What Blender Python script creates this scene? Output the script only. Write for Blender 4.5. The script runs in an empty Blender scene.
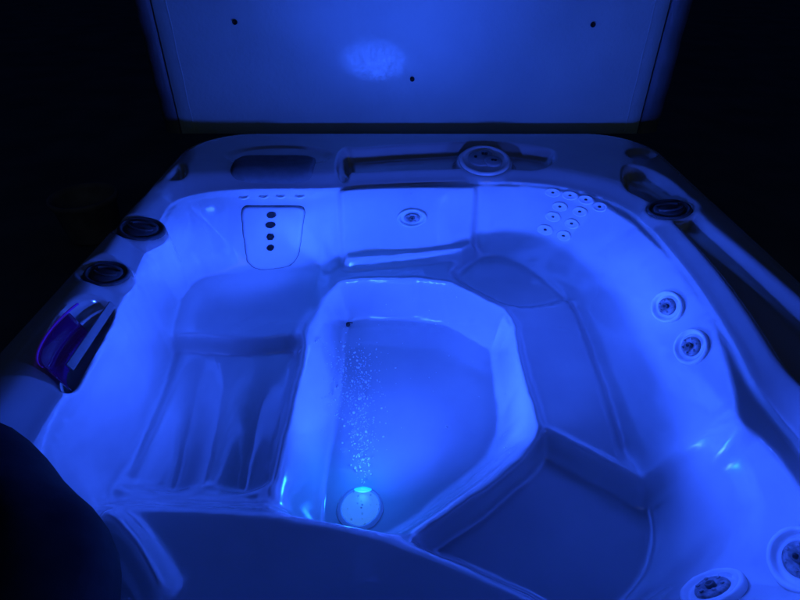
import bpy, bmesh, math, random
import numpy as np
from mathutils import Vector, Matrix

S = bpy.context.scene
COL = S.collection
random.seed(7)
ZR = 0.92                      # height of the tub rim above the deck; everything is modelled with the rim at z = 0, then lifted

# ------------------------------------------------------------------ camera, world, lamps, exposure
cam_d = bpy.data.cameras.new('camera')
cam_d.sensor_width = 36.0
cam_d.lens = 540 / 800 * 36.0
cam_d.clip_start = 0.02
cam_d.clip_end = 200
cam = bpy.data.objects.new('camera', cam_d)
COL.objects.link(cam)
cam.location = (0, 0, 0.80 + ZR)
cam.rotation_euler = (math.radians(90 - 35.5), 0, 0)
S.camera = cam

W = bpy.data.worlds.new('World')
S.world = W
W.use_nodes = True
bg = W.node_tree.nodes['Background']
bg.inputs['Color'].default_value = (0.09, 0.22, 1.0, 1)
bg.inputs['Strength'].default_value = 0.012

BLUE = (0.026, 0.095, 1.0)


def lamp(name, kind, loc, power, color, rot=(0, 0, 0), **kw):
    d = bpy.data.lights.new(name, kind)
    d.energy = power
    d.color = color
    for k, v in kw.items():
        setattr(d, k, v)
    o = bpy.data.objects.new(name, d)
    COL.objects.link(o)
    o.location = (loc[0], loc[1], loc[2] + ZR)
    o.rotation_euler = rot
    return o


# led_lamp and led_glow stand at the lit lens; the other lamps are added
BLUE_LAMPS = (('led_lamp', 'SPOT', (-0.109, 0.885, -0.680), 200, (0.36, 2.05, 0.35), 0.05, 140),
        ('led_glow', 'POINT', (-0.109, 0.95, -0.61), 1.1, None, 0.012, 0),
        ('lounge_fill', 'SPOT', (-0.32, 1.12, -0.18), 24, (-0.78, 1.12, -0.13), 0.10, 150),  # added fill aimed at the left wall
        ('back_fill', 'SPOT', (-0.38, 1.42, -0.22), 20, (-0.66, 1.90, -0.10), 0.05, 150),  # added fill aimed at the back-left wall
        ('seat_fill', 'POINT', (0.50, 1.32, -0.11), 8.0, None, 0.09, 0),  # added fill over the right-hand seats
        ('near_fill', 'SPOT', (0.42, 0.80, -0.20), 11, (0.80, 0.62, -0.10), 0.10, 140),  # added fill for the near right wall
        ('seat_fill', 'POINT', (-0.46, 1.50, -0.12), 3.2, None, 0.09, 0),  # added fill over the lounge seat
        ('middle_fill', 'POINT', (-0.15, 1.57, -0.10), 2.0, None, 0.020, 0),  # added fill just below the surface, towards the back
        ('surface_fill', 'POINT', (0.05, 1.25, -0.022), 21, None, 0.02, 0),  # added lamp just above the water, brightens the inner rim slopes
        ('rim_fill', 'POINT', (0.72, 0.44, -0.040), 22, None, 0.04, 0),  # added lamp out of view, for gloss along the rim
        ('lid_wash', 'SPOT', (0.02, 1.40, -0.050), 40, (0.0, 2.55, 0.80), 0.03, 64),  # added spot that brightens the cover
        ('lid_glint', 'SPOT', (-0.06, 1.75, -0.055), 62, (-0.115, 2.55, 0.275), 0.003, 23))  # added spot for the bright patch on the cover
for nm, kind, loc, pw, aim, rad, wide in BLUE_LAMPS:
    lo = lamp(nm, kind, loc, pw, BLUE, shadow_soft_size=rad)
    lo.visible_transmission = False
    if nm not in ('led_lamp', 'led_glow', 'rim_fill'):
        lo.visible_glossy = False
    if nm in ('middle_fill', 'led_glow'):
        lo.data.color = (0.012, 0.15, 1.0)
    if aim:
        lo.data.spot_size = math.radians(wide)
        lo.data.spot_blend = 1.0
        lo.rotation_euler = (Vector(aim) - Vector(loc)).to_track_quat('-Z', 'Y').to_euler()
# noise in the added lid_glint spot imitates rippled light on the cover
lo.scale = (1.0, 0.55, 1.0)
lo.data.use_nodes = True
ln = lo.data.node_tree
em = next(n for n in ln.nodes if n.type == 'EMISSION')
ltc = ln.nodes.new('ShaderNodeTexCoord')
lno = ln.nodes.new('ShaderNodeTexNoise')
lno.inputs['Scale'].default_value = 48
lno.inputs['Detail'].default_value = 5
lno.inputs['Roughness'].default_value = 0.75
lmr = ln.nodes.new('ShaderNodeMapRange')
lmr.inputs['From Min'].default_value = 0.28
lmr.inputs['From Max'].default_value = 0.80
ln.links.new(ltc.outputs['Normal'], lno.inputs['Vector'])
ln.links.new(lno.outputs['Fac'], lmr.inputs['Value'])
ln.links.new(lmr.outputs['Result'], em.inputs['Strength'])
# a faint unseen lamp added behind the camera gives the grey sheen on the rim
lamp('rear_fill', 'AREA', (0.9, -3.2, 2.2), 2.6, (0.75, 1.0, 0.95), (math.radians(62), 0, math.radians(14)), size=2.0)

S.view_settings.view_transform = 'Standard'
S.view_settings.look = 'None'
S.view_settings.exposure = 0
S.view_settings.gamma = 1
S.cycles.use_denoising = True
S.cycles.max_bounces = 16
S.cycles.diffuse_bounces = 8
S.cycles.glossy_bounces = 6
S.cycles.transmission_bounces = 12
S.cycles.sample_clamp_indirect = 6
S.cycles.blur_glossy = 1.0

# ------------------------------------------------------------------ the moulded shell as a height function
#HF_BEGIN
WATERLINE =  [(-0.743, 0.729), (-0.749, 0.84), (-0.745, 1.027), (-0.786, 1.347), (-0.852, 1.765), (-0.851, 1.856), (-0.768, 1.928), (-0.624, 1.965), (-0.253, 1.965), (-0.217, 1.993), (0.0, 2.023), (0.281, 2.042), (0.48, 2.032), (0.631, 1.993), (0.76, 1.9), (0.845, 1.765), (0.859, 1.614), (0.862, 1.421), (0.859, 1.279), (0.839, 1.066), (0.807, 0.887), (0.807, 0.788), (0.814, 0.729), (0.8, 0.5), (0.7, 0.36), (0.5, 0.31), (-0.45, 0.31), (-0.62, 0.4), (-0.715, 0.58)]
WALL_TOP =  [(-0.73, 0.731), (-0.743, 0.851), (-0.739, 1.046), (-0.773, 1.365), (-0.834, 1.774), (-0.827, 1.865), (-0.755, 1.927), (-0.623, 1.955), (-0.253, 1.955), (-0.217, 1.983), (0.0, 2.003), (0.279, 2.012), (0.358, 2.012), (0.555, 2.002), (0.725, 1.9), (0.819, 1.682), (0.818, 1.632), (0.848, 1.468), (0.84, 1.29), (0.833, 1.14), (0.795, 0.99), (0.756, 0.872), (0.719, 0.79), (0.752, 0.734), (0.761, 0.629), (0.74, 0.45), (0.66, 0.385), (0.48, 0.35), (-0.43, 0.35), (-0.58, 0.42), (-0.685, 0.6)]
SEAT_EDGE =  [(-0.702, 0.765), (-0.726, 0.889), (-0.78, 1.123), (-0.814, 1.294), (-0.804, 1.437), (-0.75, 1.591), (-0.677, 1.652), (-0.332, 1.669), (-0.247, 1.701), (-0.207, 1.765), (0.155, 1.792), (0.285, 1.858), (0.33, 1.829), (0.402, 1.842), (0.498, 1.765), (0.58, 1.626), (0.612, 1.534), (0.627, 1.434), (0.624, 1.168), (0.608, 0.955), (0.594, 0.822), (0.608, 0.773), (0.595, 0.706), (0.551, 0.633), (0.487, 0.572), (0.408, 0.518), (0.3, 0.44), (-0.38, 0.44), (-0.55, 0.5)]
WELL_RIM =  [(-0.306, 1.349), (-0.276, 1.51), (-0.243, 1.593), (-0.196, 1.641), (0.145, 1.641), (0.262, 1.543), (0.375, 1.44), (0.362, 1.28), (0.366, 1.099), (0.374, 0.971), (0.331, 0.909), (0.221, 0.815), (0.118, 0.751), (0.023, 0.683), (-0.1, 0.62), (-0.27, 0.66), (-0.306, 0.774), (-0.309, 0.979)]
WELL_FLOOR =  [(-0.203, 1.555), (-0.191, 1.651), (-0.146, 1.674), (0.154, 1.669), (0.245, 1.617), (0.325, 1.502), (0.321, 1.317), (0.313, 1.119), (0.233, 1.0), (0.111, 0.907), (0.0, 0.808), (-0.1, 0.78), (-0.2, 0.8), (-0.207, 0.891), (-0.197, 1.158), (-0.188, 1.363)]
NEAR_SEAT =  [(-0.75, 0.2), (-0.75, 0.7), (-0.647, 0.716), (-0.492, 0.717), (-0.335, 0.713), (-0.154, 0.691), (-0.022, 0.654), (0.104, 0.606), (0.202, 0.561), (0.292, 0.514), (0.36, 0.45), (0.42, 0.2)]
LEG_BED =  [(-0.684, 0.778), (-0.699, 0.875), (-0.754, 1.106), (-0.8, 1.311), (-0.703, 1.342), (-0.476, 1.322), (-0.323, 1.358), (-0.303, 1.304), (-0.306, 1.082), (-0.309, 0.915), (-0.309, 0.787)]
CORNER_SEAT =  [(0.167, 1.683), (0.231, 1.777), (0.317, 1.857), (0.404, 1.856), (0.499, 1.772), (0.583, 1.638), (0.618, 1.534), (0.554, 1.509), (0.393, 1.477), (0.284, 1.565)]
NEAR_RIGHT_SEAT =  [(0.382, 0.981), (0.491, 0.897), (0.592, 0.817), (0.744, 0.831), (0.703, 0.634), (0.476, 0.481), (0.2, 0.3), (0.0, 0.6), (0.023, 0.691), (0.171, 0.79), (0.312, 0.901)]
MIDDLE_BLOCK =  [(-0.238, 2.052), (0.309, 2.073), (0.302, 2.002), (0.29, 1.873), (0.286, 1.818), (0.236, 1.777), (0.0, 1.739), (-0.204, 1.711), (-0.221, 1.798), (-0.237, 1.983)]
BACK_RECESS =  [(-0.245, 2.237), (-0.169, 2.237), (0.0, 2.273), (0.216, 2.298), (0.349, 2.324), (0.484, 2.298), (0.616, 2.249), (0.656, 2.201), (0.613, 2.088), (0.535, 2.056), (0.435, 2.004), (0.306, 1.964), (0.155, 2.004), (0.0, 2.024), (-0.098, 2.024), (-0.175, 2.004), (-0.223, 2.066)]
RIGHT_RECESS =  [(0.879, 2.056), (0.946, 2.045), (1.001, 1.906), (1.006, 1.731), (0.982, 1.586), (1.003, 1.386), (1.02, 1.122), (1.028, 0.945), (0.893, 0.746), (0.86, 0.855), (0.856, 0.955), (0.856, 1.1), (0.884, 1.345), (0.85, 1.471), (0.817, 1.579), (0.806, 1.676), (0.814, 1.798)]
LEFT_RECESS =  [(-0.87, 2.088), (-0.814, 1.964), (-0.797, 1.833), (-0.796, 1.676), (-0.793, 1.551), (-0.789, 1.403), (-0.798, 1.307), (-0.844, 1.374), (-0.847, 1.511), (-0.871, 1.739), (-0.886, 1.964)]
SKIMMER =  [(-0.763, 0.855), (-0.813, 0.927), (-0.84, 1.007), (-0.85, 1.087), (-0.834, 1.157), (-0.794, 1.185), (-0.762, 1.167), (-0.749, 1.058), (-0.742, 0.945), (-0.737, 0.868)]
FIN = [(-0.62, 0.667), (-0.588, 0.65), (-0.535, 0.605), (-0.488, 0.557), (-0.461, 0.525)]
# round air controls set in the rim: x, y, radius, tilt along x, tilt along y
KNOBS = [(0.35, 2.15, 0.105, 0.0, 0.22), (0.93, 1.70, 0.072, 0.18, 0.0), (-0.838, 1.56, 0.072, -0.22, 0.0), (-0.832, 1.29, 0.060, -0.2, 0.0)]
#AUTO
LARGE_JETS = [(0.046, 1.878, 0), (0.782, 1.271, 1), (0.771, 1.088, 1), (0.582, 0.499, 1), (0.705, 0.503, 1)]
SMALL_JETS = [(0.599, 1.966), (0.658, 1.934), (0.707, 1.892), (0.744, 1.837), (0.618, 1.907), (0.681, 1.856), (0.59, 1.88), (0.648, 1.824), (0.558, 1.848), (0.617, 1.794)]
NECK_JETS = [(-0.605, 1.938), (-0.529, 1.944), (-0.463, 1.945), (-0.389, 1.945)]
PANEL = [(-0.612, 1.902), (-0.555, 1.906), (-0.425, 1.908), (-0.363, 1.906), (-0.369, 1.837), (-0.375, 1.768), (-0.382, 1.719), (-0.412, 1.689), (-0.512, 1.67), (-0.559, 1.693), (-0.573, 1.742), (-0.592, 1.811)]
PANEL_HOLES = [(-0.49, 1.871), (-0.49, 1.834), (-0.486, 1.793), (-0.482, 1.754)]
LED = (-0.109, 0.87)
PLUG = (-0.197, 1.578)
GROMMETS = [(-0.70, 0.43), (0.82, 0.42), (0.055, 0.20)]
POT = (-2.0, 3.15, 0.0)



def chaikin(p, n=2):
    p = np.array(p, float)
    for _ in range(n):
        q = np.roll(p, -1, 0)
        p = np.stack([p * .75 + q * .25, p * .25 + q * .75], 1).reshape(-1, 2)
    return p


def sdf(X, Y, p):
    """signed distance to a closed outline, negative inside"""
    d = np.full(X.shape, 1e9)
    ins = np.zeros(X.shape, bool)
    n = len(p)
    for i in range(n):
        ax, ay = p[i]
        bx, by = p[(i + 1) % n]
        ex, ey = bx - ax, by - ay
        L = ex * ex + ey * ey + 1e-12
        t = np.clip(((X - ax) * ex + (Y - ay) * ey) / L, 0, 1)
        d = np.minimum(d, (X - ax - t * ex) ** 2 + (Y - ay - t * ey) ** 2)
        c = ((ay > Y) != (by > Y))
        with np.errstate(divide='ignore', invalid='ignore'):
            xi = ax + (Y - ay) / (ey if abs(ey) > 1e-12 else 1e-12) * ex
        ins ^= c & (X < xi)
    d = np.sqrt(d)
    return np.where(ins, -d, d)


def ss(a, b, x):
    t = np.clip((x - a) / (b - a), 0, 1)
    return t * t * (3 - 2 * t)


def blur(Z, sig):
    r = int(3 * sig + 1)
    k = np.exp(-0.5 * (np.arange(-r, r + 1) / sig) ** 2)
    k /= k.sum()
    Zp = np.pad(Z, ((r, r), (0, 0)), mode='edge')
    Z = sum(k[i] * Zp[i:i + Z.shape[0]] for i in range(2 * r + 1))
    Zp = np.pad(Z, ((0, 0), (r, r)), mode='edge')
    return sum(k[i] * Zp[:, i:i + Z.shape[1]] for i in range(2 * r + 1))


OX0, OX1, OY0, OY1, OR = -0.925, 1.10, 0.10, 2.46, 0.27
WATER_Z = -0.07
STEP = 0.005
gx = np.arange(OX0 - 0.045, OX1 + 0.045, STEP)
gy = np.arange(OY0 - 0.045, OY1 + 0.045, STEP)
X, Y = np.meshgrid(gx, gy)


def rounded_rect(X, Y, x0, x1, y0, y1, r):
    cx, cy = (x0 + x1) / 2, (y0 + y1) / 2
    qx = np.abs(X - cx) - (x1 - x0) / 2 + r
    qy = np.abs(Y - cy) - (y1 - y0) / 2 + r
    return np.hypot(np.maximum(qx, 0), np.maximum(qy, 0)) + np.minimum(np.maximum(qx, qy), 0) - r


def ell(cx, cy, ax, ay, rot=0.0):
    c, s = math.cos(rot), math.sin(rot)
    u = (X - cx) * c + (Y - cy) * s
    v = -(X - cx) * s + (Y - cy) * c
    return np.hypot(u / ax, v / ay)


dO = rounded_rect(X, Y, OX0, OX1, OY0, OY1, OR)
dW = sdf(X, Y, chaikin(WATERLINE))
dT = sdf(X, Y, chaikin(WALL_TOP, 1))
dS = sdf(X, Y, chaikin(SEAT_EDGE))
dS = np.maximum(dS, dT + 0.03)
dF = sdf(X, Y, chaikin(WELL_RIM, 1))
dG = sdf(X, Y, chaikin(WELL_FLOOR, 1))
dG = np.maximum(dG, dF + 0.02)
dN = sdf(X, Y, chaikin(NEAR_SEAT)) - 0.022
dL = sdf(X, Y, chaikin(LEG_BED, 1))
dC = sdf(X, Y, chaikin(CORNER_SEAT, 2))
dR = sdf(X, Y, chaikin(NEAR_RIGHT_SEAT, 0))
dB = sdf(X, Y, np.array(MIDDLE_BLOCK))

# seat levels
Zs = np.full(X.shape, -0.475)
Zs -= 0.040 * ss(0.008, -0.035, dC)
lounge = ss(-0.25, -0.30, X)
Zs += lounge * (0.035 * ss(1.42, 1.66, Y))                       # butt pad tilts up towards the backrest
bed = ss(0.004, -0.020, dL)
Zs += bed * (-0.070 + 0.055 * ss(1.35, 0.75, Y))
for cx0, cx1 in ((-0.62, -0.575), (-0.425, -0.405)):             # two calf channels that deepen towards the heels
    xc = cx0 + (cx1 - cx0) * ss(1.30, 0.80, Y)
    u = (X - xc) / 0.064
    w = np.exp(-u * u * 1.2) * ss(1.34, 1.05, Y) * ss(0.795, 0.84, Y)
    Zs -= bed * w * (0.028 + 0.050 * ss(1.2, 0.82, Y))
Zs -= 0.066 * ss(0.004, -0.045, dR)
Zs += 0.014 * np.exp(-((dR - 0.007) / 0.008) ** 2) * ss(0.37, 0.40, X) * ss(0.80, 0.83, Y) * ss(0.66, 0.60, X)
Zs -= 0.02 * ss(0.30, 0.0, np.hypot(X - 0.5, Y - 1.25)) * (1 - ss(0.006, -0.012, dR))

# walls: from the wall top down to the seats
din = np.maximum(-dT, 0)
dou = np.maximum(dS, 0)
t = din / (din + dou + 1e-6)
f = 0.80 * t + 0.20 * t * t * (3 - 2 * t)
zT = -0.092
Z = zT + (Zs - zT) * f
# the raised middle backrest
wall = ss(0.0, 0.02, dS) * ss(0.0, 0.02, -dT)
Z += 0.070 * ss(0.005, -0.005, dB) * ss(-0.005, 0.03, -dT)
# hollow of the lounge backrest
u = (X + 0.47) / 0.21
Z -= wall * 0.030 * np.exp(-u ** 4) * ss(1.55, 1.8, Y)
u = (X - 0.62) * 0.75 + (Y - 1.78) * 0.66
Z -= wall * 0.018 * ss(0.3, 0.05, np.hypot(X - 0.62, Y - 1.85))
# grooves pressed along the foot of the right wall and beside the leg bed
groove = np.exp(-((dS + 0.016) / 0.015) ** 2)
Z -= 0.030 * groove * ss(0.52, 0.58, X) * ss(0.86, 0.93, Y) * ss(1.60, 1.50, Y)
Z -= 0.018 * groove * ss(-0.55, -0.62, X) * ss(0.80, 0.84, Y) * ss(1.36, 1.28, Y)
# foot well
well = ss(0.0, 1.0, np.clip(-dF / (-dF + np.maximum(dG, 0) + 1e-6), 0, 1)) * (dF < 0)
ZF = -0.72
Z = np.where(dF < 0, Z + (ZF - Z) * well, Z)
# dividing rise at the lounge / well border
Z += 0.020 * np.exp(-((dF - 0.012) / 0.016) ** 2) * ss(-0.2, -0.28, X) * ss(1.5, 1.4, Y)
Z += 0.020 * np.exp(-((dF - 0.006) / 0.010) ** 2) * ss(-0.25, -0.15, X)
# near bench
bench = ss(0.040, -0.045, dN) * ss(0.02, -0.02, dT)
Z = np.where(dN < 0.05, np.maximum(Z, -0.36 * 1.0 + (Z + 0.36) * (1 - bench)), Z)
# curved fin on the bench beside the near left corner
def seg_dist(pts):
    d = np.full(X.shape, 1e9)
    for (ax, ay), (bx, by) in zip(pts, pts[1:]):
        ex, ey = bx - ax, by - ay
        tt = np.clip(((X - ax) * ex + (Y - ay) * ey) / (ex * ex + ey * ey), 0, 1)
        d = np.minimum(d, np.hypot(X - ax - tt * ex, Y - ay - tt * ey))
    return d


Z += 0.055 * np.exp(-(seg_dist(FIN) / 0.020) ** 2)
Z = blur(Z, 1.0)

# ledge and rim above the wall tops
slope = np.clip(-dO / (-dO + np.maximum(dW, 0) + 1e-6), 0, 1)     # 0 at outer edge, 1 at waterline
rimw = -dO + np.maximum(dW, 0)
flat = np.clip(0.055 / np.maximum(rimw, 0.06), 0.15, 0.75)
s1 = np.clip((slope - flat) / (1 - flat), 0, 1)
ZRim = -0.030 * s1 ** 1.5 - 0.038 * ss(0.075, 0.0, dW)
Zl = np.where(dW > 0, ZRim, -0.069 - 0.020 * ss(0.0, 0.010, -dW))
Z = np.where(dT > -0.004, Zl, Z)
Z = blur(Z, 0.9)

# recesses pressed into the rim; each keeps a steep lit lip on its outer side
for pl, dep in ((BACK_RECESS, 0.050), (RIGHT_RECESS, 0.052), (LEFT_RECESS, 0.045)):
    d = sdf(X, Y, chaikin(pl, 2))
    Z -= dep * ss(0.008, -0.030, d) * ss(0.045, 0.085, dW)
# raised round seats of the air controls
for cx, cy, r, tx, ty in KNOBS:
    e = np.hypot(X - cx, Y - cy)
    lvl = -0.026 + tx * (X - cx) + ty * (Y - cy)
    w = ss(r * 1.28, r * 1.02, e)
    Z = Z + (lvl - Z) * w
    Z -= 0.010 * ss(r * 1.0, r * 0.92, e)
# pocket for the back-left pillow, notch at the back-left corner
Z -= 0.010 * ss(1.1, 0.9, ell(-0.50, 2.17, 0.21, 0.095)) * ss(0.0, 0.05, dW)
Z -= 0.022 * ss(1.1, 0.6, ell(1.0, 2.17, 0.07, 0.055, 0.6)) * ss(0.0, 0.05, dW)
Z -= 0.030 * ss(1.15, 0.8, ell(-0.225, 2.12, 0.03, 0.12)) * ss(0.0, 0.06, dW)
# filter mouth on the left
dK = sdf(X, Y, chaikin(SKIMMER, 2))
Z -= 0.085 * ss(0.0, -0.022, dK)
# outer roll of the rim
Z -= 0.010 * ss(-0.05, 0.0, dO) + 0.11 * ss(-0.012, 0.026, dO) + 0.004 * ss(-0.1, -0.02, dO)
Z = blur(Z, 0.7)


def height(x, y):
    fx = np.clip((x - gx[0]) / STEP, 0, len(gx) - 1.001)
    fy = np.clip((y - gy[0]) / STEP, 0, len(gy) - 1.001)
    i, j = int(fx), int(fy)
    a, b = fx - i, fy - j
    return float((Z[j, i] * (1 - a) + Z[j, i + 1] * a) * (1 - b) + (Z[j + 1, i] * (1 - a) + Z[j + 1, i + 1] * a) * b)


def normal(x, y, e=0.02):
    nx = -(height(x + e, y) - height(x - e, y)) / (2 * e)
    ny = -(height(x, y + e) - height(x, y - e)) / (2 * e)
    L = math.sqrt(nx * nx + ny * ny + 1)
    return (nx / L, ny / L, 1 / L)
#HF_END


# ------------------------------------------------------------------ helpers
def tag(o, label=None, cat=None, group=None, kind=None):
    for k, v in (('label', label), ('category', cat), ('group', group), ('kind', kind)):
        if v:
            o[k] = v
    return o


ROOT = bpy.data.objects.new('hot_tub', None)
COL.objects.link(ROOT)
ROOT.location = (0.09, 1.28, 0.0)
tag(ROOT, 'white moulded hot tub full of water lit blue from below', 'hot tub')


def link(name, me, mat, parent=None, smooth=True, lift=True):
    """link a mesh whose vertices are given in rim coordinates"""
    o = bpy.data.objects.new(name, me)
    COL.objects.link(o)
    if mat:
        me.materials.append(mat)
    if smooth:
        me.polygons.foreach_set('use_smooth', [True] * len(me.polygons))
    if parent is ROOT:
        o.parent = parent
        o.location = (-ROOT.location.x, -ROOT.location.y, ZR)
    elif parent is not None:
        o.parent = parent
    elif lift:
        o.location.z = ZR
    return o


def from_bm(name, bm, mat, parent=None, smooth=True, lift=True):
    bmesh.ops.recalc_face_normals(bm, faces=bm.faces)
    me = bpy.data.meshes.new(name)
    bm.to_mesh(me)
    bm.free()
    return link(name, me, mat, parent, smooth, lift)


def lathe(bm, prof, n=40, M=Matrix.Identity(4)):
    rings = []
    for r, z in prof:
        if r < 1e-6:
            rings.append([bm.verts.new(M @ Vector((0, 0, z)))])
        else:
            rings.append([bm.verts.new(M @ Vector((r * math.cos(2 * math.pi * k / n), r * math.sin(2 * math.pi * k / n), z))) for k in range(n)])
    for a, b in zip(rings, rings[1:]):
        for k in range(n):
            k2 = (k + 1) % n
            if len(a) == 1 and len(b) == 1:
                continue
            if len(a) == 1:
                bm.faces.new((a[0], b[k], b[k2]))
            elif len(b) == 1:
                bm.faces.new((a[k], b[0], a[k2]))
            else:
                bm.faces.new((a[k], b[k], b[k2], a[k2]))


def frame(x, y, off=0.0, nrm=None, spin=0.0, e=0.02):
    """matrix that stands a lathed part on the shell at x, y"""
    n = Vector(nrm if nrm else normal(x, y, e)).normalized()
    q = n.to_track_quat('Z', 'Y').to_matrix().to_4x4()
    p = Vector((x, y, height(x, y))) + n * off
    return Matrix.Translation(p) @ q @ Matrix.Rotation(spin, 4, 'Z')


def part_at(name, me, mat, M, parent=ROOT):
    o = link(name, me, mat, parent)
    if parent is ROOT:
        o.matrix_local = Matrix.Translation((-ROOT.location.x, -ROOT.location.y, ZR)) @ M
    else:
        o.matrix_local = M
    return o


def rounded_box(bm, x0, x1, y0, y1, z0, z1, r=0.0, seg=3):
    vs = [bm.verts.new(p) for p in ((x0, y0, z0), (x1, y0, z0), (x1, y1, z0), (x0, y1, z0), (x0, y0, z1), (x1, y0, z1), (x1, y1, z1), (x0, y1, z1))]
    fs = [bm.faces.new([vs[i] for i in q]) for q in ((3, 2, 1, 0), (4, 5, 6, 7), (0, 1, 5, 4), (1, 2, 6, 5), (2, 3, 7, 6), (3, 0, 4, 7))]
    if r:
        es = list({e for f in fs for e in f.edges})
        bmesh.ops.bevel(bm, geom=es, offset=r, segments=seg, profile=0.5, affect='EDGES')


def patch(bm, outline, lift, thick, rings=10, edge=0.2):
    """a pad that follows the shell inside a convex outline, with a rounded edge"""
    o = np.array(outline, float)
    c = o.mean(0)
    prev = None
    n = len(o)
    for k in range(rings + 1):
        s = k / rings
        q = 1 - s
        h = lift + thick * math.sqrt(max(0.0, 1 - max(0.0, (q - (1 - edge)) / edge) ** 2))
        if s == 1:
            x, y = c
            nn = Vector(normal(x, y))
            ring = [bm.verts.new(Vector((x, y, height(x, y))) + nn * h)]
        else:
            ring = []
            for px, py in c + (o - c) * q:
                nn = Vector(normal(px, py))
                ring.append(bm.verts.new(Vector((px, py, height(px, py))) + nn * h))
        if k == 0:
            base = [bm.verts.new(v.co - Vector((0, 0, 0.02))) for v in ring]
            for i in range(n):
                bm.faces.new((base[i], base[(i + 1) % n], ring[(i + 1) % n], ring[i]))
        elif len(ring) == 1:
            for i in range(n):
                bm.faces.new((prev[i], prev[(i + 1) % n], ring[0]))
        else:
            for i in range(n):
                bm.faces.new((prev[i], prev[(i + 1) % n], ring[(i + 1) % n], ring[i]))
        prev = ring


# ------------------------------------------------------------------ materials
def mat(name, col, rough=0.4, **kw):
    m = bpy.data.materials.new(name)
    m.use_nodes = True
    b = m.node_tree.nodes['Principled BSDF']
    b.inputs['Base Color'].default_value = (*col, 1)
    b.inputs['Roughness'].default_value = rough
    for k, v in kw.items():
        b.inputs[k.replace('_', ' ')].default_value = v
    return m


def noisy(m, scale, c1, c2, bump=0.0, detail=4.0, bscale=None, rough=None):
    nt = m.node_tree
    b = nt.nodes['Principled BSDF']
    tc = nt.nodes.new('ShaderNodeTexCoord')
    n = nt.nodes.new('ShaderNodeTexNoise')
    n.inputs['Scale'].default_value = scale
    n.inputs['Detail'].default_value = detail
    nt.links.new(tc.outputs['Object'], n.inputs['Vector'])
    r = nt.nodes.new('ShaderNodeValToRGB')
    r.color_ramp.elements[0].position = 0.35
    r.color_ramp.elements[1].position = 0.65
    r.color_ramp.elements[0].color = (*c1, 1)
    r.color_ramp.elements[1].color = (*c2, 1)
    nt.links.new(n.outputs['Fac'], r.inputs['Fac'])
    nt.links.new(r.outputs['Color'], b.inputs['Base Color'])
    if rough:
        mr = nt.nodes.new('ShaderNodeMapRange')
        mr.inputs['To Min'].default_value, mr.inputs['To Max'].default_value = rough
        nt.links.new(n.outputs['Fac'], mr.inputs['Value'])
        nt.links.new(mr.outputs['Result'], b.inputs['Roughness'])
    if bump:
        n2 = nt.nodes.new('ShaderNodeTexNoise')
        n2.inputs['Scale'].default_value = bscale or scale
        n2.inputs['Detail'].default_value = 3
        nt.links.new(tc.outputs['Object'], n2.inputs['Vector'])
        bp = nt.nodes.new('ShaderNodeBump')
        bp.inputs['Strength'].default_value = bump
        bp.inputs['Distance'].default_value = 0.01
        nt.links.new(n2.outputs['Fac'], bp.inputs['Height'])
        nt.links.new(bp.outputs['Normal'], b.inputs['Normal'])
    return m


M_SHELL = noisy(mat('pearl_acrylic', (0.7, 0.7, 0.7), 0.2, Coat_Weight=1.0, Coat_Roughness=0.10, Coat_IOR=2.0), 3.0, (0.42, 0.42, 0.43), (0.50, 0.50, 0.50), 0.04, 6, 2.2, (0.09, 0.17))
M_PLASTIC = noisy(mat('light_grey_plastic', (0.6, 0.6, 0.6), 0.25), 20, (0.56, 0.56, 0.57), (0.66, 0.66, 0.66))
M_DARK = noisy(mat('dark_grey_plastic', (0.05, 0.05, 0.055), 0.3), 15, (0.07, 0.07, 0.075), (0.11, 0.11, 0.115), 0.03, 4, 60)
M_TRIM = noisy(mat('grey_trim_plastic', (0.3, 0.3, 0.3), 0.25), 15, (0.24, 0.24, 0.25), (0.32, 0.32, 0.33), 0.03, 4, 60)
M_BLACK = mat('black_plastic', (0.006, 0.006, 0.007), 0.4)
M_STEEL = noisy(mat('jet_face_plastic', (0.2, 0.2, 0.2), 0.3), 70, (0.10, 0.10, 0.11), (0.30, 0.30, 0.31), 0.2, 3, 140)
M_PILLOW = noisy(mat('grey_foam', (0.16, 0.16, 0.17), 0.65), 30, (0.13, 0.13, 0.14), (0.17, 0.17, 0.18), 0.05, 4, 120)
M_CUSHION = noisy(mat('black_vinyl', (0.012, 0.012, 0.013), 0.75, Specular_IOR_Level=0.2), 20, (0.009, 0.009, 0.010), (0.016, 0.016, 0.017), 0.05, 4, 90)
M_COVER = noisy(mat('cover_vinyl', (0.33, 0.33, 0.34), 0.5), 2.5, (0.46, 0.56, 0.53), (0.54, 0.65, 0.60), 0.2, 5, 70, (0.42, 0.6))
M_SKIRT = noisy(mat('cover_skirt_vinyl', (0.12, 0.12, 0.125), 0.5), 6, (0.14, 0.14, 0.145), (0.19, 0.19, 0.195), 0.1, 4, 60)
M_CABINET = noisy(mat('cabinet_board', (0.03, 0.026, 0.024), 0.6), 8, (0.024, 0.021, 0.02), (0.04, 0.034, 0.03), 0.1, 4, 30)
M_DECK = noisy(mat('deck_boards', (0.03, 0.028, 0.026), 0.8), 2, (0.14, 0.135, 0.13), (0.22, 0.21, 0.20), 0.3, 6, 12)
M_POT = noisy(mat('pot_clay', (0.3, 0.27, 0.25), 0.6), 9, (0.22, 0.19, 0.18), (0.34, 0.30, 0.28), 0.1, 4, 20)

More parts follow.
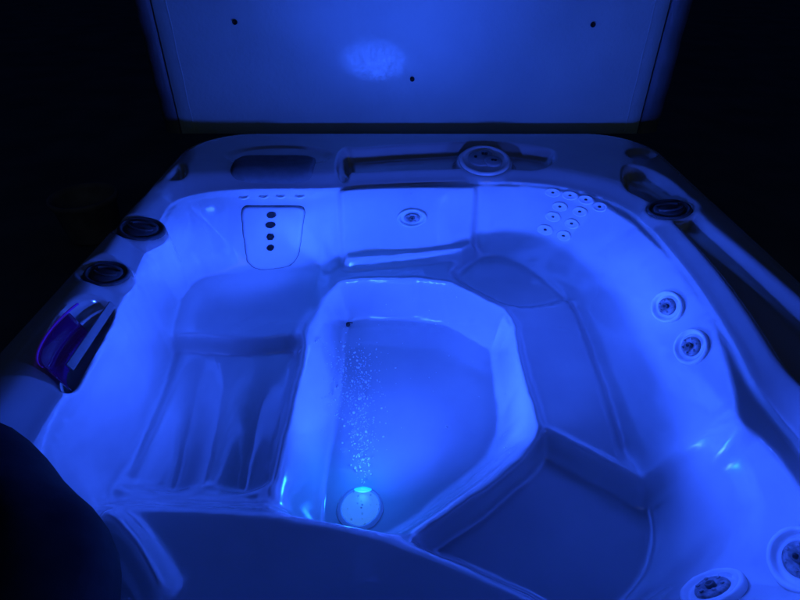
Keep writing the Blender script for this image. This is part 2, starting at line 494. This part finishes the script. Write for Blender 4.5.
M_WATER = mat('pool_water', (1, 1, 1), 0.0, IOR=1.333, Transmission_Weight=1.0)
nt = M_WATER.node_tree
tc = nt.nodes.new('ShaderNodeTexCoord')
n1 = nt.nodes.new('ShaderNodeTexNoise')
n1.inputs['Scale'].default_value = 9.0
n1.inputs['Detail'].default_value = 2.5
nt.links.new(tc.outputs['Object'], n1.inputs['Vector'])
bp = nt.nodes.new('ShaderNodeBump')
bp.inputs['Strength'].default_value = 0.10
bp.inputs['Distance'].default_value = 0.02
nt.links.new(n1.outputs['Fac'], bp.inputs['Height'])
nt.links.new(bp.outputs['Normal'], nt.nodes['Principled BSDF'].inputs['Normal'])

M_BUBBLE = mat('bubble_skin', (0.8, 0.85, 0.9), 0.08)


def glow(name, col, power, holes=0.0):
    m = mat(name, (0.12, 0.14, 0.16), 0.35)
    b = m.node_tree.nodes['Principled BSDF']
    b.inputs['Emission Color'].default_value = (*col, 1)
    b.inputs['Emission Strength'].default_value = power
    if holes:
        t = m.node_tree
        tcx = t.nodes.new('ShaderNodeTexCoord')
        v = t.nodes.new('ShaderNodeTexVoronoi')
        v.inputs['Scale'].default_value = holes
        v.inputs['Randomness'].default_value = 0.5
        t.links.new(tcx.outputs['Object'], v.inputs['Vector'])
        mr = t.nodes.new('ShaderNodeMapRange')
        mr.inputs['From Min'].default_value = 0.15
        mr.inputs['From Max'].default_value = 0.38
        mr.inputs['To Min'].default_value = power * 0.1
        mr.inputs['To Max'].default_value = power
        t.links.new(v.outputs['Distance'], mr.inputs['Value'])
        t.links.new(mr.outputs['Result'], b.inputs['Emission Strength'])
    return m


M_LENS = glow('led_lens', (0.04, 0.22, 1.0), 0.75, 80)
M_LENS_RING = glow('led_ring', (0.025, 0.13, 1.0), 0.35)
M_BULB = glow('led_bulb', (0.0, 0.45, 1.0), 1.3)
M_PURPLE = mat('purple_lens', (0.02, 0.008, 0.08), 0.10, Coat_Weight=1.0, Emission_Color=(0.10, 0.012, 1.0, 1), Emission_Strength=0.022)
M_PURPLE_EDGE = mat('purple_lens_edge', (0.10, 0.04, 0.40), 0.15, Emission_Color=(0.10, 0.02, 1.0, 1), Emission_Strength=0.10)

# ------------------------------------------------------------------ ground
bm = bmesh.new()
N = 24
gv = [[bm.verts.new(((i / N - .5) * 60, (j / N - .5) * 60, 0)) for i in range(N + 1)] for j in range(N + 1)]
for j in range(N):
    for i in range(N):
        bm.faces.new((gv[j][i], gv[j][i + 1], gv[j + 1][i + 1], gv[j + 1][i]))
tag(from_bm('ground', bm, M_DECK, None, False, False), kind='structure')

# ------------------------------------------------------------------ the shell
nyv, nxv = Z.shape
co = np.stack([X, Y, Z], -1).reshape(-1, 3).astype(np.float32)
keep = dO < 0.030
idx = np.arange(nyv * nxv).reshape(nyv, nxv)
fk = keep[:-1, :-1] & keep[1:, :-1] & keep[:-1, 1:] & keep[1:, 1:]
quads = np.stack([idx[:-1, :-1], idx[:-1, 1:], idx[1:, 1:], idx[1:, :-1]], -1)[fk]
used = np.unique(quads)
remap = np.full(nyv * nxv, -1)
remap[used] = np.arange(len(used))
quads = remap[quads]
me = bpy.data.meshes.new('shell')
me.vertices.add(len(used))
me.vertices.foreach_set('co', co[used].ravel())
me.loops.add(quads.size)
me.loops.foreach_set('vertex_index', quads.ravel().astype(np.int32))
me.polygons.add(len(quads))
me.polygons.foreach_set('loop_start', np.arange(0, quads.size, 4, dtype=np.int32))
me.polygons.foreach_set('loop_total', np.full(len(quads), 4, dtype=np.int32))
me.update()
me.validate()
shell_o = link('shell', me, M_SHELL, ROOT)

# cabinet walls below the rim
bm = bmesh.new()
pts = []
x0, x1, y0, y1, r = OX0 + 0.012, OX1 - 0.012, OY0 + 0.012, OY1 - 0.012, OR - 0.01
for cx, cy, a0 in ((x1 - r, y0 + r, -90), (x1 - r, y1 - r, 0), (x0 + r, y1 - r, 90), (x0 + r, y0 + r, 180)):
    for k in range(9):
        a = math.radians(a0 + k * 90 / 8)
        pts.append((cx + r * math.cos(a), cy + r * math.sin(a)))
lo = [bm.verts.new((x, y, -ZR)) for x, y in pts]
hi = [bm.verts.new((x, y, -0.07)) for x, y in pts]
for i in range(len(pts)):
    j = (i + 1) % len(pts)
    bm.faces.new((lo[i], lo[j], hi[j], hi[i]))
from_bm('cabinet', bm, M_CABINET, ROOT)

# ------------------------------------------------------------------ water
bm = bmesh.new()
wp = chaikin(WATERLINE, 2)
wc = wp.mean(0)
ring = [bm.verts.new((*(wc + (p - wc) * (1 + 0.03 / np.linalg.norm(p - wc))), WATER_Z)) for p in wp]
bm.faces.new(ring)
wo = from_bm('water', bm, M_WATER, None, True)
if wo.data.polygons[0].normal.z < 0:
    wo.data.flip_normals()
tag(wo, 'clear still water glowing blue inside the tub', kind='structure')


# ------------------------------------------------------------------ jets
def mesh_of(name, prof, n=36):
    b = bmesh.new()
    lathe(b, prof, n)
    bmesh.ops.recalc_face_normals(b, faces=b.faces)
    m = bpy.data.meshes.new(name)
    b.to_mesh(m)
    b.free()
    return m


def jet_proto(r):
    ringm = mesh_of('jet', [(r, -0.006), (r, 0.002), (r * .97, 0.006), (r * .9, 0.0075), (r * .82, 0.006), (r * .78, 0.001), (r * .68, -0.002), (r * .56, 0.0015), (r * .52, -0.004), (0, -0.004)])
    b = bmesh.new()
    lathe(b, [(r * .54, -0.003), (r * .54, 0.003), (r * .48, 0.007), (r * .3, 0.008), (r * .24, 0.004), (0, 0.003)], 28)
    for k in range(6):
        a = k * math.pi / 3
        lathe(b, [(r * .07, 0.0078), (r * .07, 0.0095), (0, 0.0098)], 8, Matrix.Translation((r * .38 * math.cos(a), r * .38 * math.sin(a), 0)))
    bmesh.ops.recalc_face_normals(b, faces=b.faces)
    face = bpy.data.meshes.new('jet_face')
    b.to_mesh(face)
    b.free()
    nz = mesh_of('nozzle', [(r * .16, 0.003), (r * .16, 0.011), (r * .10, 0.012), (r * .09, 0.004), (0, 0.004)], 20)
    return ringm, face, nz


BIG = jet_proto(0.066)
MID = jet_proto(0.058)
for k, (x, y, big) in enumerate(LARGE_JETS):
    rm, fm, nm = BIG if big else MID
    j = part_at('jet', rm, None if rm.materials else M_PLASTIC, frame(x, y, 0.002 if k < 3 else 0.006, e=0.05, spin=k * .7))
    fo = part_at('jet_face', fm, None if fm.materials else M_STEEL, Matrix.Identity(4), j)
    no = part_at('nozzle', nm, None if nm.materials else M_DARK, Matrix.Identity(4), j)

small = mesh_of('jet', [(0.032, -0.005), (0.032, 0.001), (0.029, 0.004), (0.024, 0.0045), (0.020, 0.0010), (0.010, 0.003), (0.006, 0.0015), (0.0, 0.0015)], 28)
hole = mesh_of('nozzle', [(0.0062, 0.0005), (0.0062, 0.0038), (0, 0.0040)], 14)
for x, y in SMALL_JETS:
    j = part_at('jet', small, None if small.materials else M_PLASTIC, frame(x, y, 0.001, e=0.04))
    part_at('nozzle', hole, None if hole.materials else M_BLACK, Matrix.Identity(4), j)
tiny = mesh_of('jet', [(0.020, -0.005), (0.020, 0.001), (0.017, 0.004), (0.010, 0.0045), (0.007, 0.001), (0.0, 0.001)], 24)
for x, y in NECK_JETS:
    part_at('jet', tiny, None if tiny.materials else M_PLASTIC, frame(x, y, 0.001, nrm=(0, -0.5, 1)))

# ------------------------------------------------------------------ lounge jet panel
bm = bmesh.new()
PO = chaikin(PANEL, 2)
patch(bm, PO, 0.0015, 0.006, 12, 0.10)
pan = from_bm('jet_panel', bm, M_SHELL, ROOT)
bm = bmesh.new()
pc = PO.mean(0)
patch(bm, pc + (PO - pc) * 1.02, 0.0008, 0.0016, 8, 0.05)
gk = from_bm('panel_seam', bm, M_DARK, pan)
for i, (x, y) in enumerate(PANEL_HOLES):
    b = bmesh.new()
    rr = (0.0185, 0.0175, 0.0175, 0.0155)[i]
    prof = [(rr, 0.002), (rr, 0.0105), (rr * .8, 0.012), (rr * .55, 0.0105), (0, 0.010)]
    lathe(b, prof, 9 if i != 2 else 6)
    for v in b.verts:
        v.co.x *= 1 + 0.12 * math.sin(i * 2.1)
        v.co.y *= 1.12
    bmesh.ops.recalc_face_normals(b, faces=b.faces)
    m = bpy.data.meshes.new('jet_hole')
    b.to_mesh(m)
    b.free()
    part_at('jet_hole', m, M_BLACK, frame(x, y, 0.0, e=0.03), pan)

# ------------------------------------------------------------------ air controls in the rim
for k, (cx, cy, r, tx, ty) in enumerate(KNOBS):
    n = Vector((-tx, -ty, 1)).normalized()
    q = n.to_track_quat('Z', 'Y').to_matrix().to_4x4()
    M = Matrix.Translation(Vector((cx, cy, -0.029 if k == 0 else -0.033))) @ q
    if k == 0:
        b = mesh_of('control_panel', [(r, -0.01), (r, 0.006), (r * .96, 0.011), (r * .88, 0.012), (r * .84, 0.008), (r * .8, 0.006), (0, 0.006)], 48)
        cp = part_at('control_panel', b, M_PLASTIC, M)
        for ex, ey, er, ez in ((-0.018, 0.006, 0.052, 0.010), (0.032, -0.016, 0.036, 0.013), (0.005, 0.038, 0.03, 0.009)):
            b = mesh_of('dial', [(er, 0.004), (er, ez), (er * .9, ez + .003), (0, ez + .003)], 32)
            d = part_at('dial', b, M_TRIM, Matrix.Translation((ex, ey, 0)), cp)
        for ex, ey in ((-0.038, 0.012), (-0.005, 0.036), (0.008, 0.034), (0.028, -0.014), (0.040, -0.016)):
            b = mesh_of('button', [(0.006, 0.008), (0.006, 0.0185), (0.0, 0.0195)], 14)
            part_at('button', b, M_BLACK, Matrix.Translation((ex, ey, 0)), cp)
    else:
        b = mesh_of('air_control', [(r, -0.012), (r, 0.004), (r * .94, 0.010), (r * .84, 0.010), (r * .78, 0.003), (r * .72, 0.003), (r * .70, 0.008), (r * .62, 0.011), (0, 0.012)], 40)
        kn = part_at('air_control', b, M_DARK, M)
        bm = bmesh.new()
        for s in (-1, 1):                                   # two curved finger grips
            for i in range(10):
                a0 = -1.1 + 2.2 * i / 10
                a1 = -1.1 + 2.2 * (i + 1) / 10
                pp = []
                for a in (a0, a1):
                    for rr, zz in ((0.62, 0.010), (0.62, 0.018), (0.50, 0.018), (0.50, 0.010)):
                        xx = r * (rr * math.cos(a) * s * .55 + s * 0.02)
                        yy = r * rr * math.sin(a)
                        pp.append(bm.verts.new((xx, yy, zz)))
                for e0 in range(4):
                    e1 = (e0 + 1) % 4
                    bm.faces.new((pp[e0], pp[e1], pp[4 + e1], pp[4 + e0]))
        bmesh.ops.remove_doubles(bm, verts=bm.verts, dist=1e-5)
        from_bm('grip', bm, M_DARK, kn)

# ------------------------------------------------------------------ pillow on the back-left slope
bm = bmesh.new()
out = []
for k in range(64):
    a = 2 * math.pi * k / 64
    ca, sa = math.cos(a), math.sin(a)
    out.append((-0.505 + 0.163 * math.copysign(abs(ca) ** 0.32, ca), 2.075 + 0.085 * math.copysign(abs(sa) ** 0.4, sa)))
patch(bm, out, 0.003, 0.012, 12, 0.30)
for v in bm.verts:
    v.co.z += 0.05 * max(0.0, v.co.y - 1.99)
from_bm('pillow', bm, M_PILLOW, ROOT)

# ------------------------------------------------------------------ filter mouth on the left
def arc_pt(s):                                               # the rounded outer side of the mouth, near end to far end
    a = math.pi * (0.04 + 0.80 * s)
    return -0.752 - 0.078 * math.sin(a) ** 0.8, 1.02 - 0.150 * math.cos(a)


def band(name, m, parent, s0, s1, off_t, off_b, zt, zb, th=0.004, n=22):
    bm = bmesh.new()
    prev = None
    for i in range(n + 1):
        s = s0 + (s1 - s0) * i / n
        x, y = arc_pt(s)
        q = [bm.verts.new(p) for p in ((x + off_t, y, zt), (x + off_t + th, y, zt), (x + off_b + th, y, zb), (x + off_b, y, zb))]
        if prev:
            for e0 in range(4):
                e1 = (e0 + 1) % 4
                bm.faces.new((prev[e0], prev[e1], q[e1], q[e0]))
        else:
            bm.faces.new(q)
        prev = q
    bm.faces.new(prev[::-1])
    return from_bm(name, bm, m, parent)


fl = band('filter_lens', M_PURPLE, ROOT, 0.06, 0.72, 0.002, 0.034, -0.006, -0.080)
band('lens_edge', M_PURPLE_EDGE, fl, 0.06, 0.84, -0.005, -0.003, -0.003, -0.007, 0.003)
bm = bmesh.new()
rounded_box(bm, -0.003, 0.003, -0.125, 0.125, -0.018, 0.004, 0.002)
bmesh.ops.transform(bm, matrix=Matrix.Translation((-0.772, 1.05, -0.046)) @ Matrix.Rotation(math.radians(2), 4, 'Z') @ Matrix.Rotation(math.radians(-28), 4, 'Y'), verts=bm.verts)
from_bm('weir_flap', bm, M_TRIM, ROOT)

# ------------------------------------------------------------------ near left cushion
def blob(bm, c, rad, rot=Matrix.Identity(3), n=24, m=48, p=0.8):
    rows = []
    for i in range(n + 1):
        th = math.pi * i / n - math.pi / 2
        row = []
        for k in range(m):
            ph = 2 * math.pi * k / m
            f = lambda v: math.copysign(abs(v) ** p, v)
            v = Vector((rad[0] * f(math.cos(th)) * f(math.cos(ph)), rad[1] * f(math.cos(th)) * f(math.sin(ph)), rad[2] * f(math.sin(th))))
            row.append(bm.verts.new(rot @ v + Vector(c)))
        rows.append(row)
    for i in range(n):
        for k in range(m):
            bm.faces.new((rows[i][k], rows[i][(k + 1) % m], rows[i + 1][(k + 1) % m], rows[i + 1][k]))
    bmesh.ops.remove_doubles(bm, verts=bm.verts, dist=1e-5)


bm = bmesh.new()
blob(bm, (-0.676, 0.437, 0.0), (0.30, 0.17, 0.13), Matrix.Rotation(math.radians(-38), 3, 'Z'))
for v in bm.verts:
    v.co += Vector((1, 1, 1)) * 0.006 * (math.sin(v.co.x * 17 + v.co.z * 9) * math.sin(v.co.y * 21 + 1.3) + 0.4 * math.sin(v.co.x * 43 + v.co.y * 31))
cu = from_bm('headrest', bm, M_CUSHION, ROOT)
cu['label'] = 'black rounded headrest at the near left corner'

# ------------------------------------------------------------------ LED lens, drain plug, bubbles
lx, ly = LED
M = Matrix.Translation((lx, ly, height(lx, ly)))
housing = mesh_of('led_light', [(0.062, -0.004), (0.062, 0.003), (0.058, 0.007), (0.052, 0.008), (0.049, 0.006), (0, 0.008)], 40)
led = part_at('led_light', housing, M_LENS_RING, M)
part_at('lens', mesh_of('lens', [(0.050, 0.006), (0.048, 0.009), (0.03, 0.011), (0, 0.012)], 40), M_LENS, Matrix.Identity(4), led)
bm = bmesh.new()
blob(bm, (0.004, 0.047, 0.013), (0.026, 0.009, 0.006), n=10, m=20, p=1)
from_bm('bulb', bm, M_BULB, led)

bm = bmesh.new()
lathe(bm, [(0.011, 0.0), (0.011, 0.006), (0.008, 0.009), (0, 0.010)], 9, frame(PLUG[0], PLUG[1], 0.0))
lathe(bm, [(0.004, 0.0), (0.004, 0.024), (0, 0.026)], 8, frame(PLUG[0], PLUG[1] + 0.008, 0.0))
from_bm('drain_plug', bm, M_BLACK, ROOT)

bm = bmesh.new()
rng = random.Random(3)
for i in range(900):
    s = rng.random() ** 0.75
    if i < 760:
        x = lx - 0.050 * s * s + rng.gauss(0, 0.012 + 0.040 * s)
        y = ly + 0.06 + 0.44 * s + rng.gauss(0, 0.03)
        z = -0.70 + 0.13 * s * rng.random() + rng.gauss(0, 0.012)
    elif i < 850:
        x, y, z = rng.gauss(-0.17, 0.03), rng.uniform(1.05, 1.42), rng.uniform(-0.68, -0.45)
    else:
        x, y, z = rng.uniform(-0.20, 0.30), rng.uniform(0.95, 1.6), rng.uniform(-0.69, -0.35)
    z = max(z, height(x, y) + 0.004)
    bmesh.ops.create_icosphere(bm, subdivisions=1, radius=min(0.0045, 0.0013 * math.exp(rng.gauss(0, 0.5))), matrix=Matrix.Translation((x, y, z)))
tag(from_bm('bubbles', bm, M_BUBBLE), 'cloud of tiny air bubbles rising from the blue light', 'bubbles', kind='stuff')

# ------------------------------------------------------------------ the cover folded up behind the tub
cov = bpy.data.objects.new('tub_cover', None)
COL.objects.link(cov)
cov.location = (0.05, 2.60, 0.0)
tag(cov, 'upright padded vinyl tub cover standing behind the tub', 'tub cover')


def cpart(name, bm, m, smooth=True, parent=cov):
    o = from_bm(name, bm, m, parent, smooth)
    if parent is cov:
        o.location = (-0.05, -2.60, ZR)
    return o


bm = bmesh.new()
NX, NZ = 60, 34
cx0, cx1, cz0, cz1 = -1.045, 1.135, -0.055, 1.10
g = []
for j in range(NZ + 1):
    row = []
    for i in range(NX + 1):
        a, b = i / NX, j / NZ
        x, z = cx0 + (cx1 - cx0) * a, cz0 + (cz1 - cz0) * b
        ed = min(a, 1 - a) * (cx1 - cx0), min(b, 1 - b) * (cz1 - cz0)
        e = min(min(ed) / 0.03, 1)
        y = 2.575 - 0.022 * math.sqrt(1 - (1 - e) ** 2) - 0.006 * math.sin(math.pi * a) * math.sin(math.pi * b) - 0.0016 * math.sin(9 * a + 2 * b) * math.sin(7 * b + 1)
        row.append(bm.verts.new((x, y, z)))
    g.append(row)
for j in range(NZ):
    for i in range(NX):
        bm.faces.new((g[j][i], g[j][i + 1], g[j + 1][i + 1], g[j + 1][i]))
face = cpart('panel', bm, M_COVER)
bm = bmesh.new()
rounded_box(bm, cx0 + .004, cx1 - .004, 2.576, 2.68, cz0 + .004, cz1 - .004, 0.012)
cpart('foam_core', bm, M_SKIRT)
for sx, xa, xb in ((-1, cx0 - 0.006, cx0 - 0.085), (1, cx1 + 0.006, cx1 + 0.105)):
    bm = bmesh.new()
    prev = None
    for j in range(31):
        z = cz0 + (cz1 - cz0) * j / 30
        wv = 0.004 * math.sin(j * 0.7) + 0.003 * math.sin(j * 1.9)
        q = [bm.verts.new(p) for p in ((xa, 2.572, z), ((xa + xb) / 2, 2.582 + wv, z), (xb, 2.60 + wv, z), (xb, 2.606 + wv, z), ((xa + xb) / 2, 2.588 + wv, z), (xa, 2.578, z))]
        if prev:
            for e0 in range(6):
                e1 = (e0 + 1) % 6
                bm.faces.new((prev[e0], prev[e1], q[e1], q[e0]))
        prev = q
    cpart('skirt', bm, M_SKIRT)
for xs in (cx0 + 0.070, cx1 - 0.070):                       # welted side seams
    bm = bmesh.new()
    prev = None
    for j in range(41):
        z = cz0 + 0.02 + (cz1 - cz0 - 0.04) * j / 40
        xx = xs + 0.0012 * math.sin(j * 0.9)
        rg = [bm.verts.new((xx + 0.0035 * math.cos(a), 2.5525 - 0.0035 * math.sin(a), z)) for a in [math.pi * i / 5 for i in range(6)]]
        if prev:
            for i in range(5):
                bm.faces.new((prev[i], prev[i + 1], rg[i + 1], rg[i]))
        prev = rg
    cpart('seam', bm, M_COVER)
for x, z in GROMMETS:
    bm = bmesh.new()
    lathe(bm, [(0.0105, -0.004), (0.0105, 0.003), (0.008, 0.005), (0.006, 0.002), (0, 0.001)], 20, Matrix.Translation((x, 2.546, z)) @ Matrix.Rotation(math.radians(90), 4, 'X'))
    cpart('grommet', bm, M_BLACK)

# ------------------------------------------------------------------ pot in the shadow left of the tub
bm = bmesh.new()
prof = [(0.0, 0.0), (0.15, 0.0), (0.16, 0.02), (0.185, 0.24), (0.20, 0.25), (0.205, 0.27), (0.20, 0.285), (0.188, 0.285), (0.182, 0.25), (0.17, 0.12), (0.0, 0.11)]
lathe(bm, prof, 48)
pot = from_bm('plant_pot', bm, M_POT, None, True, False)
pot.location = POT
tag(pot, 'dark round pot barely visible in the shadows left of the tub', 'pot')
